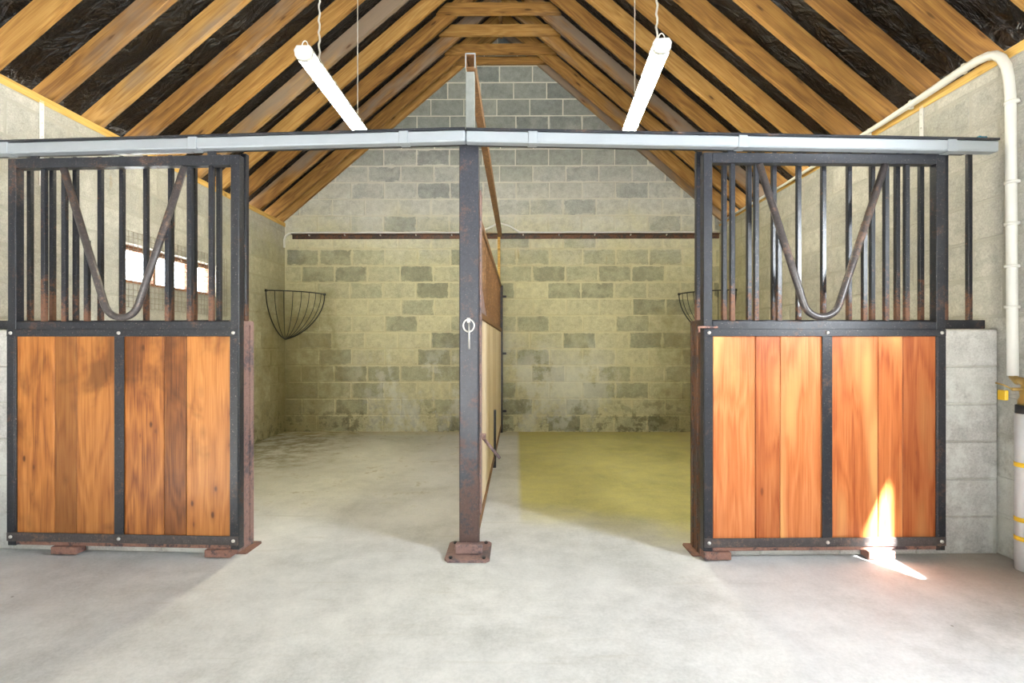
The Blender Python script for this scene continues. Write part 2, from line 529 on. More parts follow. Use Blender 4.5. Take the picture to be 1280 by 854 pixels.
def sweep(name, pts, r, mat, parent=None, n=10, closed=False, smooth=True, phase=0.0):
    v, f = sweep_geo(pts, r, n, closed, phase)
    return add(name, mesh_from(v, f, smooth), mat, parent)


def multi_sweep(name, paths, r, mat, parent=None, n=6):
    V, Fc = [], []
    for p in paths:
        v, f = sweep_geo(p, r, n)
        o = len(V)
        V += v
        Fc += [tuple(i + o for i in q) for q in f]
    return add(name, mesh_from(V, Fc, True), mat, parent)


def plate_mesh(poly, thick, axis):
    """extrude a polygon given in the plane normal to axis"""
    def P(a, b, c):
        return {'X': (c, a, b), 'Y': (a, c, b), 'Z': (a, b, c)}[axis]
    n = len(poly)
    verts = [P(a, b, -thick / 2) for a, b in poly] + [P(a, b, thick / 2) for a, b in poly]
    faces = [tuple(range(n)), tuple(range(n, 2 * n))]
    faces += [(i, (i + 1) % n, n + (i + 1) % n, n + i) for i in range(n)]
    return mesh_from(verts, faces)


def arc(c, r, a0, a1, n):
    return [(c[0] + r * math.cos(a0 + (a1 - a0) * i / n), c[1] + r * math.sin(a0 + (a1 - a0) * i / n)) for i in range(n + 1)]


def under(o, part):
    """hang a piece below the part it is fixed to (both were placed in the thing's own axes)"""
    o.parent = part
    o.location = Vector(o.location) - Vector(part.location)
    return o


# ------------------------------------------------------------------ masonry helpers
def clip_poly(poly, a, b, c):
    """keep a*u + b*z <= c"""
    out = []
    for i in range(len(poly)):
        p, q = poly[i], poly[(i + 1) % len(poly)]
        dp, dq = a * p[0] + b * p[1] - c, a * q[0] + b * q[1] - c
        if dp <= 0:
            out.append(p)
        if dp * dq < 0:
            t = dp / (dp - dq)
            out.append((p[0] + (q[0] - p[0]) * t, p[1] + (q[1] - p[1]) * t))
    return out


def block_mesh(poly, proud, depth, mat, ch=0.005):
    key = ('blk', tuple((round(a, 3), round(b, 3)) for a, b in poly), proud, depth, mat)
    if key in _cache:
        return _cache[key]
    n = len(poly)
    cx = sum(p[0] for p in poly) / n
    cz = sum(p[1] for p in poly) / n
    ins = []
    for p in poly:
        d = Vector((cx - p[0], cz - p[1]))
        sx = ch * (1 if d.x > 0 else -1)
        sz = ch * (1 if d.y > 0 else -1)
        ins.append((p[0] + sx, p[1] + sz))
    verts = [(a, -proud, b) for a, b in ins] + [(a, -proud + ch, b) for a, b in poly] + [(a, depth, b) for a, b in poly]
    faces = [tuple(range(n))]
    for L in (0, 1):
        faces += [(L * n + i, L * n + (i + 1) % n, (L + 1) * n + (i + 1) % n, (L + 1) * n + i) for i in range(n)]
    me = mesh_from(verts, faces)
    _cache[key] = me
    return me


def subtract(rects, hole):
    out = []
    for (a, b, c, d) in rects:
        h0, h1, z0, z1 = hole
        if b <= h0 or a >= h1 or d <= z0 or c >= z1:
            out.append((a, b, c, d))
            continue
        if a < h0:
            out.append((a, h0, c, d))
        if b > h1:
            out.append((h1, b, c, d))
        a2, b2 = max(a, h0), min(b, h1)
        if c < z0:
            out.append((a2, b2, c, z0))
        if d > z1:
            out.append((a2, b2, z1, d))
    return out


def block_wall(parent, place, rotz, u0, u1, z0, z1, mat, proud=0.005, depth=0.02, clips=(), holes=(), H=0.2268, L=0.45, joint=0.014, jit=0.002, phase=0.0, stagger=0.225):
    row = 0
    z = z0
    while z < z1 - 0.03:
        zt = min(z + H, z1)
        start = u0 - L + (stagger if row % 2 else 0.0) + phase + rnd.uniform(-0.03, 0.03)
        u = start
        while u < u1:
            a, b = max(u, u0), min(u + L, u1)
            if b - a > 0.04:
                rects = [(a + joint / 2, b - joint / 2, z + joint / 2, zt - joint / 2)]
                for h in holes:
                    rects = subtract(rects, h)
                for (p, q, r_, s) in rects:
                    if q - p < 0.03 or s - r_ < 0.03:
                        continue
                    poly = [(p, r_), (q, r_), (q, s), (p, s)]
                    for cl in clips:
                        poly = clip_poly(poly, *cl)
                    if len(poly) < 3:
                        continue
                    mu = (min(t[0] for t in poly) + max(t[0] for t in poly)) / 2
                    mz = (min(t[1] for t in poly) + max(t[1] for t in poly)) / 2
                    if max(t[1] for t in poly) - min(t[1] for t in poly) < 0.03:
                        continue
                    lp = [(t[0] - mu, t[1] - mz) for t in poly]
                    o = add('block', block_mesh(lp, proud, depth, mat), mat, parent)
                    w = place(mu, mz)
                    nrm = Vector((math.sin(rotz), -math.cos(rotz), 0))
                    o.location = w + nrm * rnd.uniform(-jit, jit)
                    o.rotation_euler = (0, rnd.uniform(-0.004, 0.004), rotz)
            u += L
        z += H
        row += 1


def grid_wall(name, boxes, mat):
    """one mesh made of boxes (x0,x1,y0,y1,z0,z1)"""
    V, Fc = [], []
    for (x0, x1, y0, y1, z0, z1) in boxes:
        o = len(V)
        V += [(x0, y0, z0), (x1, y0, z0), (x1, y1, z0), (x0, y1, z0), (x0, y0, z1), (x1, y0, z1), (x1, y1, z1), (x0, y1, z1)]
        for f in ((0, 3, 2, 1), (4, 5, 6, 7), (0, 1, 5, 4), (1, 2, 6, 5), (2, 3, 7, 6), (3, 0, 4, 7)):
            Fc.append(tuple(i + o for i in f))
    me = bpy.data.meshes.new(name)
    me.from_pydata(V, [], Fc)
    return add(name, me, mat)


# ------------------------------------------------------------------ the shell
WT = 0.20
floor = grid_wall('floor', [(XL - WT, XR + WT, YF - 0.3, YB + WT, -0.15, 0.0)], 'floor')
tag(floor, 'pale grey worn concrete floor with stains and painted yellow shade in the stalls', 'floor', kind='structure')
yard = grid_wall('ground', [(XR + WT, 14.0, -8.0, 12.0, -0.20, -0.04), (-14.0, XL - WT, -8.0, 12.0, -0.20, -0.04),
                            (XL - WT, XR + WT, -8.0, YF - 0.3, -0.20, -0.04)], 'front')
tag(yard, 'concrete yard outside the stable walls', 'yard', kind='structure')

# rear gable wall
gz = ZR0 + VD
apex = gz + (XR - XC) * TANP
me = plate_mesh([(XL - WT, 0.0), (XR + WT, 0.0), (XR + WT, gz - WT * TANP), (XC, apex), (XL - WT, gz - WT * TANP)], WT, 'Y')
wall_back = add('wall_back', me, 'mortar', None, (0, YB + WT / 2, 0))
tag(wall_back, 'rear gable wall of grey concrete blocks with pale mortar', 'wall', kind='structure')
# children are placed relative to the wall object
def child_place(f, par):
    return lambda u, z: f(u, z) - Vector(par.location)
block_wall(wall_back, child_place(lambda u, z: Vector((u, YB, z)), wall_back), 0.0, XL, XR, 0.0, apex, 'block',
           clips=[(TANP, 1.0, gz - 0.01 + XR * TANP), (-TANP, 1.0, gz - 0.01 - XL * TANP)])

# left wall with slit window
wy0, wy1 = atx(153, 330, XL).y, atx(277, 330, XL).y
wz0, wz1 = 1.70, 2.03
wall_left = grid_wall('wall_left', [(XL - WT, XL, YF, wy0, 0, ZTOP), (XL - WT, XL, wy1, YB, 0, ZTOP),
                                    (XL - WT, XL, wy0, wy1, 0, wz0), (XL - WT, XL, wy0, wy1, wz1, ZTOP)], 'mortar_pale')
tag(wall_left, 'left side wall of washed pale concrete blocks with slit window', 'wall', kind='structure')
block_wall(wall_left, lambda u, z: Vector((XL, u, z)), PI / 2, 1.6, YB - 0.006, 0.0, ZTOP, 'block_pale', proud=0.003, jit=0.001,
           holes=[(wy0 - 0.005, wy1 + 0.005, wz0 - 0.005, wz1 + 0.005)])

# right wall with the unglazed window opening just outside the frame
DY0, DY1, DZ0, DZ = 0.92, 1.55, 1.50, 2.34
wall_right = grid_wall('wall_right', [(XR, XR + WT, YF, DY0, 0, ZTOP), (XR, XR + WT, DY1, YB, 0, ZTOP),
                                      (XR, XR + WT, DY0, DY1, DZ, ZTOP), (XR, XR + WT, DY0, DY1, 0, DZ0)], 'mortar_pale')
tag(wall_right, 'right side wall of washed pale concrete blocks', 'wall', kind='structure')
block_wall(wall_right, lambda u, z: Vector((XR, -u, z)), -PI / 2, -YB + 0.006, -DY1 - 0.01, 0.0, ZTOP, 'block_pale', proud=0.003, jit=0.001)

# front wall behind the camera with a wide doorway added for the fill light
wall_front = grid_wall('wall_front', [(XL - WT, -1.7, YF - WT, YF, 0, gz - 0.2), (1.3, XR + WT, YF - WT, YF, 0, gz - 0.2),
                                      (-1.7, 1.3, YF - WT, YF, 2.45, gz - 0.2), (-2.2, 1.8, YF - WT, YF, 2.4, 3.9), (-1.1, 0.7, YF - WT, YF, 3.8, 4.9)], 'front')
tag(wall_front, 'rendered front wall behind the viewer, with wide doorway added for fill light', 'wall', kind='structure')

# ------------------------------------------------------------------ roof: felt, rafters, collar ties, plates
EAVE = 0.22
def felt_mesh():
    V, Fc = [], []
    ny, nx = 150, 60
    r2 = random.Random(3)
    ph = [r2.uniform(0, 6.28) for _ in range(8)]
    for side in (-1, 1):
        o = len(V)
        for j in range(ny + 1):
            y = YF - 0.25 + (YB + WT - YF + 0.25) * j / ny
            for i in range(nx + 1):
                t = i / nx
                half = (XR - XC + EAVE) * t
                x = XC + side * half
                z = apex - half * TANP + 0.012
                sag = 0.5 + 0.5 * math.cos(2 * PI * (y - 3.49) / 0.402 + PI)
                wv = math.sin(half * 9 + ph[0] + 1.7 * math.sin(y * 5 + ph[1])) * 0.5 + math.sin(half * 23 + y * 3 + ph[2]) * 0.3
                dz = sag * (0.012 * wv - 0.012)
                V.append((x, y, z + dz))
        for j in range(ny):
            for i in range(nx):
                a = o + j * (nx + 1) + i
                Fc.append((a, a + 1, a + nx + 2, a + nx + 1))
    return mesh_from(V, Fc, True)

ceiling = add('ceiling', felt_mesh(), 'felt')
tag(ceiling, 'pitched roof lined with black felt above bare timber rafters', 'roof', kind='structure')

run = XR - XC + EAVE - 0.03
rl = run / math.cos(PITCH)
RYS = [3.49 + 0.402 * k for k in range(-5, 9)] + [6.935]
for i, y in enumerate(RYS):
    for side in (-1, 1):
        mx = XC + side * run / 2
        mz = apex - run / 2 * TANP - VD / 2
        rot = (0, side * PITCH, 0)
        o = box('rafter', (rl, 0.047, RD), (mx, y + rnd.uniform(-0.006, 0.006), mz), 'rafter', ceiling, rot, 0.002)
    cw = 1.46 + rnd.uniform(-0.04, 0.06)
    zc = 5.03
    if y > 6.9:
        box('collar_tie', (1.36, 0.04, 0.10), (XC, y - 0.045, zc - 0.02), 'rafter', ceiling, (0, 0, 0), 0.002)
    else:
        half_top = 0.5 * cw - 0.10
        cm = plate_mesh([(-cw / 2, -0.065), (cw / 2, -0.065), (half_top, 0.065), (-half_top, 0.065)], 0.044, 'Y')
        add('collar_tie', cm, 'rafter', ceiling, (XC, y - 0.048, zc))
box('ridge_board', (0.04, YB - 1.2, 0.18), (XC, (YB + 1.2) / 2, apex - 0.14), 'rafter', ceiling)
for side, x in ((-1, XL - 0.05), (1, XR + 0.05)):
    box('wall_plate', (0.10, YB - YF, 0.055), (x + 0.0 + (-side) * 0.008, (YB + YF) / 2, ZTOP + 0.0275), 'plate', ceiling)

# slit window in the left wall
win = thing('window_1', 'narrow bright slit window in the left wall behind the bars', 'window', (XL - 0.13, (wy0 + wy1) / 2, wz0), 0, kind='structure')
wl, wh = wy1 - wy0, wz1 - wz0
box('window_frame', (0.06, wl, 0.04), (0, 0, 0.02), 'winframe', win)
box('window_frame', (0.06, wl, 0.04), (0, 0, wh - 0.02), 'winframe', win)
for s in (-1, 1):
    box('window_frame', (0.06, 0.04, wh - 0.08), (0, s * (wl / 2 - 0.02), wh / 2), 'winframe', win)
mull = [atx(208, 330, XL).y - (wy0 + wy1) / 2, atx(250, 330, XL).y - (wy0 + wy1) / 2]
for y in mull:
    box('mullion', (0.05, 0.035, wh - 0.08), (0, y, wh / 2), 'winframe', win)
edges = [-wl / 2 + 0.04] + mull + [wl / 2 - 0.04]
for k in range(3):
    a, b = edges[k], edges[k + 1]
    pn = box('pane', (0.006, b - a - 0.03, wh - 0.085), (0, (a + b) / 2, wh / 2), 'glass', win, b=0.0005)

# ------------------------------------------------------------------ stall fronts: lines in plan
LP0, LP1 = at(8, 688, 2.905), at(298, 695, 2.85)
RP0, RP1 = at(880, 697, 2.84), at(1183, 692, 2.875)
LP0.z = LP1.z = RP0.z = RP1.z = 0.0


class Line:
    def __init__(self, a, b):
        self.a = a
        self.d = (b - a).normalized()
        self.n = Vector((-self.d.y, self.d.x, 0))       # towards the rear
        self.w = (b - a).length
        self.rz = math.atan2(self.d.y, self.d.x)

    def u(self, px, off=0.0):
        """local coordinate where the sight line of column px meets the plane at this offset"""
        r = at(px, 430, 1.0)
        rx, ry = r.x, r.y
        p = self.a + self.n * off
        # p + u d = t r
        det = self.d.x * (-ry) - (-rx) * self.d.y
        return ((-p.x) * (-ry) - (-rx) * (-p.y)) / det

    def w3(self, u, off=0.0, z=0.0):
        p = self.a + self.d * u + self.n * off
        return Vector((p.x, p.y, z))


LL, RL = Line(LP0, LP1), Line(RP0, RP1)
W_OFF, W_TH = 0.064, 0.14          # low wall: offset behind the door front, thickness
ZW = 1.285


def stall_wall(name, line, u0, u1, label, capside, cap_mat):
    root = add(name, mesh_from(*box_geo((u0 + 0.004, u1 - 0.004), (0.006, W_TH - 0.006), (0, ZW - 0.004))), 'mortar_pale', None,
               line.w3(0, W_OFF), (0, 0, line.rz))
    tag(root, label, 'wall', kind='structure')
    block_wall(root, lambda u, z: Vector((u, 0.0, z)), 0.0, u0, u1, 0.0, ZW, 'block_low', proud=0.002, depth=W_TH, jit=0.001, H=0.2142, joint=0.008,
               phase=((u1 - u0) % 0.45), stagger=0.08)
    # rusty steel channel that caps the free end
    s = capside
    ue = u1 if s > 0 else u0
    box('end_channel', (0.012, W_TH + 0.02, 1.335), (ue + s * 0.008, W_TH / 2, 0.6675), cap_mat, root)
    for k in (0.0, 1.0):
        box('channel_flange', (0.05, 0.010, 1.335), (ue - s * 0.02, -0.004 + k * (W_TH + 0.008), 0.6675), cap_mat, root)
    for k in (0.25, 0.75):
        box('channel_rib', (0.006, 0.012, 1.30), (ue + s * 0.017, W_TH * k, 0.66), cap_mat, root)
    pl = plate_mesh([(-0.10, -0.01), (0.055, -0.01), (0.06, 0.0), (0.06, W_TH + 0.01), (0.05, W_TH + 0.025), (-0.10, W_TH + 0.02)] if s > 0 else
                    [(-0.06, 0.0), (-0.055, -0.01), (0.10, -0.01), (0.10, W_TH + 0.02), (-0.05, W_TH + 0.025), (-0.06, W_TH + 0.01)], 0.008, 'Z')
    add('base_plate', pl, 'rusty', root, (ue, 0.0, 0.006))
    return root


def box_geo(xr, yr, zr):
    (x0, x1), (y0, y1), (z0, z1) = xr, yr, zr
    V = [(x0, y0, z0), (x1, y0, z0), (x1, y1, z0), (x0, y1, z0), (x0, y0, z1), (x1, y0, z1), (x1, y1, z1), (x0, y1, z1)]
    return V, [(0, 3, 2, 1), (4, 5, 6, 7), (0, 1, 5, 4), (1, 2, 6, 5), (2, 3, 7, 6), (3, 0, 4, 7)]


uL0 = (XL - LL.a.x) / LL.d.x + 0.012
uL1 = LL.u(316, W_OFF + W_TH) - 0.012
uR0 = RL.u(864, W_OFF + W_TH) + 0.012
uR1 = (XR - RL.a.x) / RL.d.x - 0.008
stall_wall('wall_front_left', LL, uL0, uL1, 'low block wall with rusty pink steel end behind the left door', 1, 'channel')
stall_wall('wall_front_right', RL, uR0, uR1, 'low pale block wall running from right door to the side wall', -1, 'chan_dark')


# ------------------------------------------------------------------ fixed bar grilles on the low walls
def grille(line, bars, endpx, u0, u1, label, clampu=None):
    g = thing('bar_grille', label, 'grille', line.w3(0, W_OFF + W_TH / 2, ZW), line.rz, 'fixed bar grilles above the low walls')
    zb = 0.05
    box('bottom_rail', (u1 - u0, 0.05, 0.05), ((u0 + u1) / 2, 0, zb - 0.022), 'steel', g)
    h = 2.310 - ZW - zb
    for px in bars:
        u = line.u(px, W_OFF + W_TH / 2)
        box('bar', (0.026, 0.026, h), (u, 0, zb + h / 2), 'bar', g)
    u = line.u(endpx, W_OFF + W_TH / 2)
    box('end_bar', (0.034, 0.034, h), (u, 0, zb + h / 2), 'bar', g)
    if clampu:
        box('clamp', (0.022, 0.075, 0.075), (clampu, -0.01, 0.025), 'rusty', g)
    return g


grille(LL, [38, 66, 95, 126, 153, 183, 214, 243, 274], 306, uL0, uL1, 'fixed black bar grille behind the left sliding door')
grille(RL, [905, 936, 967, 998, 1029, 1061, 1090, 1121, 1151, 1181, 1211], 873, uR0, uR1 - 0.03,
       'fixed black bar grille behind the right sliding door, one bar standing clear beside it', clampu=RL.u(1245, W_OFF + W_TH / 2))


# ------------------------------------------------------------------ sliding doors
def sliding_door(line, px0, px1, boards, midpx, bars, shorts, vee, wood, label, latch, tones):
    d = thing('sliding_door', label, 'door', line.w3(0), line.rz, 'sliding stall doors')
    W = line.w
    k = W / (px1 - px0)
    U = lambda px: (px - px0) * k
    z_top, z_mid0, z_mid1 = 2.262, 1.245, 1.328
    # frame
    box('stile', (0.05, 0.05, z_top - 0.045), (0.025, 0.031, (z_top + 0.045) / 2), 'steel', d)
    box('stile', (0.05, 0.05, z_top - 0.045), (W - 0.025, 0.031, (z_top + 0.045) / 2), 'steel', d)
    box('top_rail', (W - 0.10, 0.05, 0.056), (W / 2, 0.031, z_top - 0.028), 'steel', d)
    box('middle_rail', (W - 0.10, 0.05, 0.05), (W / 2, 0.031, 1.303), 'steel', d)
    box('bottom_rail', (W - 0.10, 0.05, 0.05), (W / 2, 0.031, 0.075), 'rusty', d)
    # flat straps that clamp the boards
    hs = {1.262: box('strap', (W - 0.004, 0.007, 0.040), (W / 2, 0.001, 1.262), 'steel', d, b=0.002),
          0.098: box('strap', (W - 0.004, 0.007, 0.050), (W / 2, 0.001, 0.098), 'tube', d, b=0.002)}
    for u, w in ((0.026, 0.046), (U(midpx), 0.056), (W - 0.026, 0.046)):
        box('strap', (w, 0.007, 1.242 - 0.123), (u, 0.0015, (1.242 + 0.123) / 2), 'steel', d, b=0.002)
    for u in (0.028, U(midpx), W - 0.028):
        for z in (1.262, 0.098):
            under(sweep('bolt', [(u, -0.008, z), (u, -0.001, z)], [0.009, 0.011], 'bolt', d, 8), hs[z])
    # boards
    for i, (a, b) in enumerate(boards):
        ua, ub = U(a) + 0.0012, U(b) - 0.0012
        bd = box('board', (ub - ua, 0.034, 1.19), ((ua + ub) / 2, 0.027 + rnd.uniform(-0.0015, 0.0015), 0.685), wood, d, b=0.003)
        tn = tones[i]
        bd.color = (tn, tn * (0.94 if tn < 0.8 else 1.0), tn * (0.94 if tn < 0.8 else 1.0), 1)
    # bars
    hb = z_top - 0.056 - z_mid1
    for px in bars:
        box('bar', (0.026, 0.026, hb), (U(px), 0.031, z_mid1 + hb / 2), 'bar', d)
    # U-shaped neck tube
    xa, xm, xb = U(vee[0]), U(vee[1]), U(vee[2])
    zt, zb = z_top - 0.06, z_mid1 + 0.022
    R = 0.105
    left, right = Vector((xa, zt)), Vector((xb, zt))

    def leg_point(top, sgn):
        # tangent from top to a circle of radius R centred above the bottom
        c = Vector((xm, zb + R))
        dv = top - c
        L = dv.length
        ang = math.atan2(dv.y, dv.x) + sgn * math.acos(R / L)
        return ang
    c = Vector((xm, zb + R))
    aL = leg_point(left, 1)
    aR = leg_point(right, -1)
    while aL < PI / 2:
        aL += 2 * PI
    while aR < aL:
        aR += 2 * PI
    pts = [(left.x, 0.020, left.y)]
    pts += [(x, 0.020, z) for x, z in arc(c, R, aL, aR, 14)]
    pts += [(right.x, 0.020, right.y)]
    sweep('neck_tube', pts, 0.0195, 'tube', d, 12)
    for px in shorts:
        u = U(px)
        # height where the tube passes over this bar
        if u < xm:
            p0, p1 = left, c + Vector((math.cos(aL), math.sin(aL))) * R
        else:
            p0, p1 = right, c + Vector((math.cos(aR), math.sin(aR))) * R
        t = (u - p0.x) / (p1.x - p0.x)
        zt2 = p0.y + (p1.y - p0.y) * t
        box('short_bar', (0.026, 0.026, zt2 - z_mid1), (u, 0.034, (zt2 + z_mid1) / 2), 'bar', d)
    # hangers up to the track
    for u in (0.16, W - 0.16):
        box('hanger', (0.05, 0.012, 0.06), (u, 0.012, z_top + 0.025), 'steel', d)
    # blocks under the door
    for px in latch['blocks']:
        box('guide_block', (0.15, 0.07, 0.042), (U(px), 0.02, 0.0285), 'rusty', d)
    if latch.get('handle'):
        u = U(latch['handle'])
        lt = box('latch', (0.11, 0.014, 0.012), (u, -0.008, 1.292), 'rusty', d)
        under(sweep('latch_pin', [(u - 0.05, -0.012, 1.292), (u - 0.05, -0.012, 1.262)], 0.006, 'rusty', d, 8), lt)
    return d


sliding_door(LL, 8, 298, [(19, 67), (67, 95), (95, 150.5), (150.5, 205), (205, 232.5), (232.5, 287)], 150.5,
             [50, 76, 234, 261], [104, 206], (77, 150, 229), 'door_wood_dark',
             'open sliding stall door with darker stained knotty boards, on the left', {'blocks': (83, 274)}, (0.95, 0.52, 0.86, 1.0, 0.55, 0.95))
sliding_door(RL, 880, 1183, [(892, 945), (945, 976), (976, 1033.5), (1033.5, 1099), (1099, 1130), (1130, 1172)], 1033.5,
             [918, 948, 1112, 1138], [977, 1085], (951, 1029, 1109), 'door_wood_light',
             'open sliding stall door with bright orange boards, on the right', {'blocks': (896, 1100), 'handle': 884}, (1.0, 0.84, 1.0, 1.0, 1.05, 0.74))

# ------------------------------------------------------------------ overhead track
mid = Vector((-0.27, 0, 0))
ZT = 2.316
TO = -0.035
trk = thing('door_track', 'long pale galvanised sliding door track spanning the stall fronts', 'track', (mid.x, 2.78, ZT))
KN = {}


def track_piece(line, ua, ub, joints, droop):
    """droop: fall of the outer end; the outer end is at ua for a negative value of droop's sign pair"""
    L = ub - ua
    end = ua if droop[0] == 'a' else ub
    zat = lambda u: ZT - droop[1] * (abs(u - (ub if droop[0] == 'a' else ua)) / L)
    ry = math.atan2(zat(ua) - zat(ub), L)
    rot = (0, ry, line.rz)
    um = (ua + ub) / 2
    O_ = Vector(trk.location)
    box('track_rail', (L, 0.058, 0.060), line.w3(um, TO, zat(um)) - O_, 'galv', trk, rot, 0.006)
    box('top_flange', (L, 0.24, 0.012), line.w3(um, TO + 0.085, zat(um) + 0.037) - O_, 'steel', trk, rot, 0.002)
    for px in joints:
        u = line.u(px, TO - 0.03)
        slv = box('track_sleeve', (0.052, 0.066, 0.070), line.w3(u, TO, zat(u) + 0.001) - O_, 'galv', trk, rot, 0.004)
        box('track_bracket', (0.04, 0.14, 0.010), line.w3(u, TO + 0.06, zat(u) + 0.047) - O_, 'rusty', trk, rot, 0.002)


uLm = (mid.x - LL.a.x) / LL.d.x
uRm = (mid.x - RL.a.x) / RL.d.x
track_piece(LL, uL0 + 0.01, uLm, (4, 240, 504), ('a', 0.022))
track_piece(RL, uRm, RL.u(1243, TO), (666, 929, 1191), ('b', 0.034))

tw = sweep('twine', [RL.w3(RL.u(1221, TO), TO - 0.02, ZT + 0.018), RL.w3(RL.u(1224, TO), TO + 0.01, ZT + 0.026), RL.w3(RL.u(1229, TO), TO - 0.015, ZT + 0.018), RL.w3(RL.u(1227, TO), TO + 0.03, ZT + 0.022)],
           0.007, 'blue', None, 6)
tag(tw, 'scrap of blue twine lying on the right end of the track', 'twine')

# ------------------------------------------------------------------ centre post
pA, pB = at(574, 690, 2.93), at(598, 690, 2.93)
pw = pB.x - pA.x
px_ = (pA.x + pB.x) / 2
post = thing('centre_post', 'tall dark steel post standing between the two stalls', 'post', (px_, 2.985, 0))
box('post', (pw, 0.11, 2.33), (0, 0, 1.178), 'post', post, b=0.006)
base = [(-0.125, -0.155), (-0.105, -0.185), (0.105, -0.185), (0.125, -0.165), (0.125, 0.07), (0.11, 0.09), (-0.11, 0.09), (-0.125, 0.07)]
bpl = add('base_plate', plate_mesh(base, 0.012, 'Z'), 'channel', post, (0, 0, 0.007))
box('base_shoe', (pw + 0.045, 0.05, 0.055), (0.002, -0.083, 0.040), 'channel', post, b=0.008)
for sx in (-1, 1):
    for sy in (-0.155, 0.06):
        under(sweep('anchor_bolt', [(sx * 0.092, sy, 0.010), (sx * 0.092, sy, 0.024)], 0.010, 'steel', post, 6, smooth=False), bpl)
box('side_flange', (0.010, 0.10, 1.9), (pw / 2 + 0.006, 0.055, 1.15), 'channel', post)
uw = at(593, 100, 2.955).x - at(582, 100, 2.955).x
ux = (at(593, 100, 2.955).x + at(582, 100, 2.955).x) / 2
box('upper_post', (uw, 0.05, 0.40), (ux - px_, 0.0, 2.577), 'galv_dull', post, b=0.003)
# drop pin with ring on the face
ring = [(math.cos(a) * 0.032, -0.062 - 0.006 * math.cos(a), 1.305 + math.sin(a) * 0.036) for a in [2 * PI * i / 20 for i in range(20)]]
prg = sweep('pin_ring', ring, 0.005, 'bolt', post, 8, closed=True)
sweep('drop_pin', [(0.002, -0.064, 1.325), (0.003, -0.064, 1.17)], 0.006, 'bolt', post, 8)
pbk = box('pin_bracket', (0.02, 0.016, 0.03), (0, -0.058, 1.335), 'bolt', post)
under(prg, pbk)

# overhead tube from the post to the rear wall (open end towards the viewer)
t0, t1 = at(588, 76, 2.93), at(625, 293, YB - 0.075)
tb = thing('overhead_tube', 'rusty rectangular steel tube running overhead from centre post to rear wall', 'tube', t0)
dv = t1 - t0
Lt = dv.length


def tube_mesh(w, h, L, t):
    V = []
    for y in (0, L):
        for (a, b) in ((w, h), (w - 2 * t, h - 2 * t)):
            V += [(-a / 2, y, -b / 2), (a / 2, y, -b / 2), (a / 2, y, b / 2), (-a / 2, y, b / 2)]
    Fc = []
    for i in range(4):
        j = (i + 1) % 4
        Fc += [(i, j, 8 + j, 8 + i), (4 + i, 4 + j, 12 + j, 12 + i), (i, j, 4 + j, 4 + i), (8 + i, 8 + j, 12 + j, 12 + i)]
    return mesh_from(V, Fc)


o = add('tube_body', tube_mesh(0.050, 0.078, Lt, 0.004), 'brown', tb)
o.rotation_euler = (math.asin(dv.z / Lt), 0, -math.atan2(dv.x, dv.y))
box('end_rim', (0.056, 0.006, 0.006), (0, -0.001, 0.041), 'galv', tb, b=0.001)
box('end_rim', (0.006, 0.006, 0.084), (0.027, -0.001, 0), 'galv', tb, b=0.001)
box('end_rim', (0.006, 0.006, 0.084), (-0.027, -0.001, 0), 'galv', tb, b=0.001)

# ------------------------------------------------------------------ partition between the stalls
A, B = at(599.5, 430, 3.09), at(627, 430, 6.93)
A = Vector((A.x - 0.025, A.y, 0))
B = Vector((B.x - 0.025, B.y, 0))
PLn = Line(A, B)
prt = thing('stall_partition', 'long dividing partition of pale boards with rusty bars, behind the centre post', 'partition', A, PLn.rz)
PW = PLn.w                                   # local x = along the depth, local y = towards -x of the room
ZPB = 1.37
nb = 27
for i in range(nb):
    a, b = PW * i / nb, PW * (i + 1) / nb
    box('board', (b - a - 0.003, 0.034, ZPB - 0.13), ((a + b) / 2, rnd.uniform(-0.001, 0.001), (ZPB + 0.11) / 2), 'part_wood', prt)
box('sill_rail', (PW, 0.05, 0.05), (PW / 2, 0, 0.095), 'brown', prt)
box('board_rail', (PW, 0.05, 0.05), (PW / 2, 0, ZPB + 0.018), 'brown', prt)
box('top_rail', (PW, 0.045, 0.045), (PW / 2, 0, 1.985), 'brown', prt)
box('front_post', (0.05, 0.05, 1.95), (0.0, 0, 1.02), 'channel', prt)
box('leg_post', (0.045, 0.055, 0.56), (PW * 0.49, -0.012, 0.28), 'steel', prt)
for i in range(1, 29):
    u = PW * i / 29
    box('bar', (0.024, 0.024, 1.985 - ZPB - 0.04), (u, 0, (1.985 + ZPB + 0.02) / 2), 'brown', prt)
gus = [(0.02, 1.40), (0.62, 1.40), (0.50, 1.435), (0.36, 1.485), (0.22, 1.535), (0.10, 1.565), (0.02, 1.58)]
add('curved_gusset', plate_mesh(gus, 0.012, 'Y'), 'channel', prt, (0, -0.022, 0))
box('rear_post', (0.05, 0.06, 1.99), (PW - 0.0, -0.012, 0.995), 'steel', prt)
box('rear_upright', (0.04, 0.035, 0.66), (PW - 0.01, 0.010, 2.32), 'plate', prt)
for z in (1.84, 1.07, 0.29):
    box('hinge_lug', (0.03, 0.06, 0.03), (PW, -0.06, z), 'steel', prt)
lv0, lv1 = Vector((0.12, -0.03, 0.62)), Vector((0.16, -0.14, 0.475))
sweep('drop_bolt_lever', [lv0, lv1], 0.010, 'channel', prt, 8)
sweep('lever_pivot', [(0.12, -0.02, 0.62), (0.12, -0.055, 0.62)], 0.018, 'channel', prt, 10)

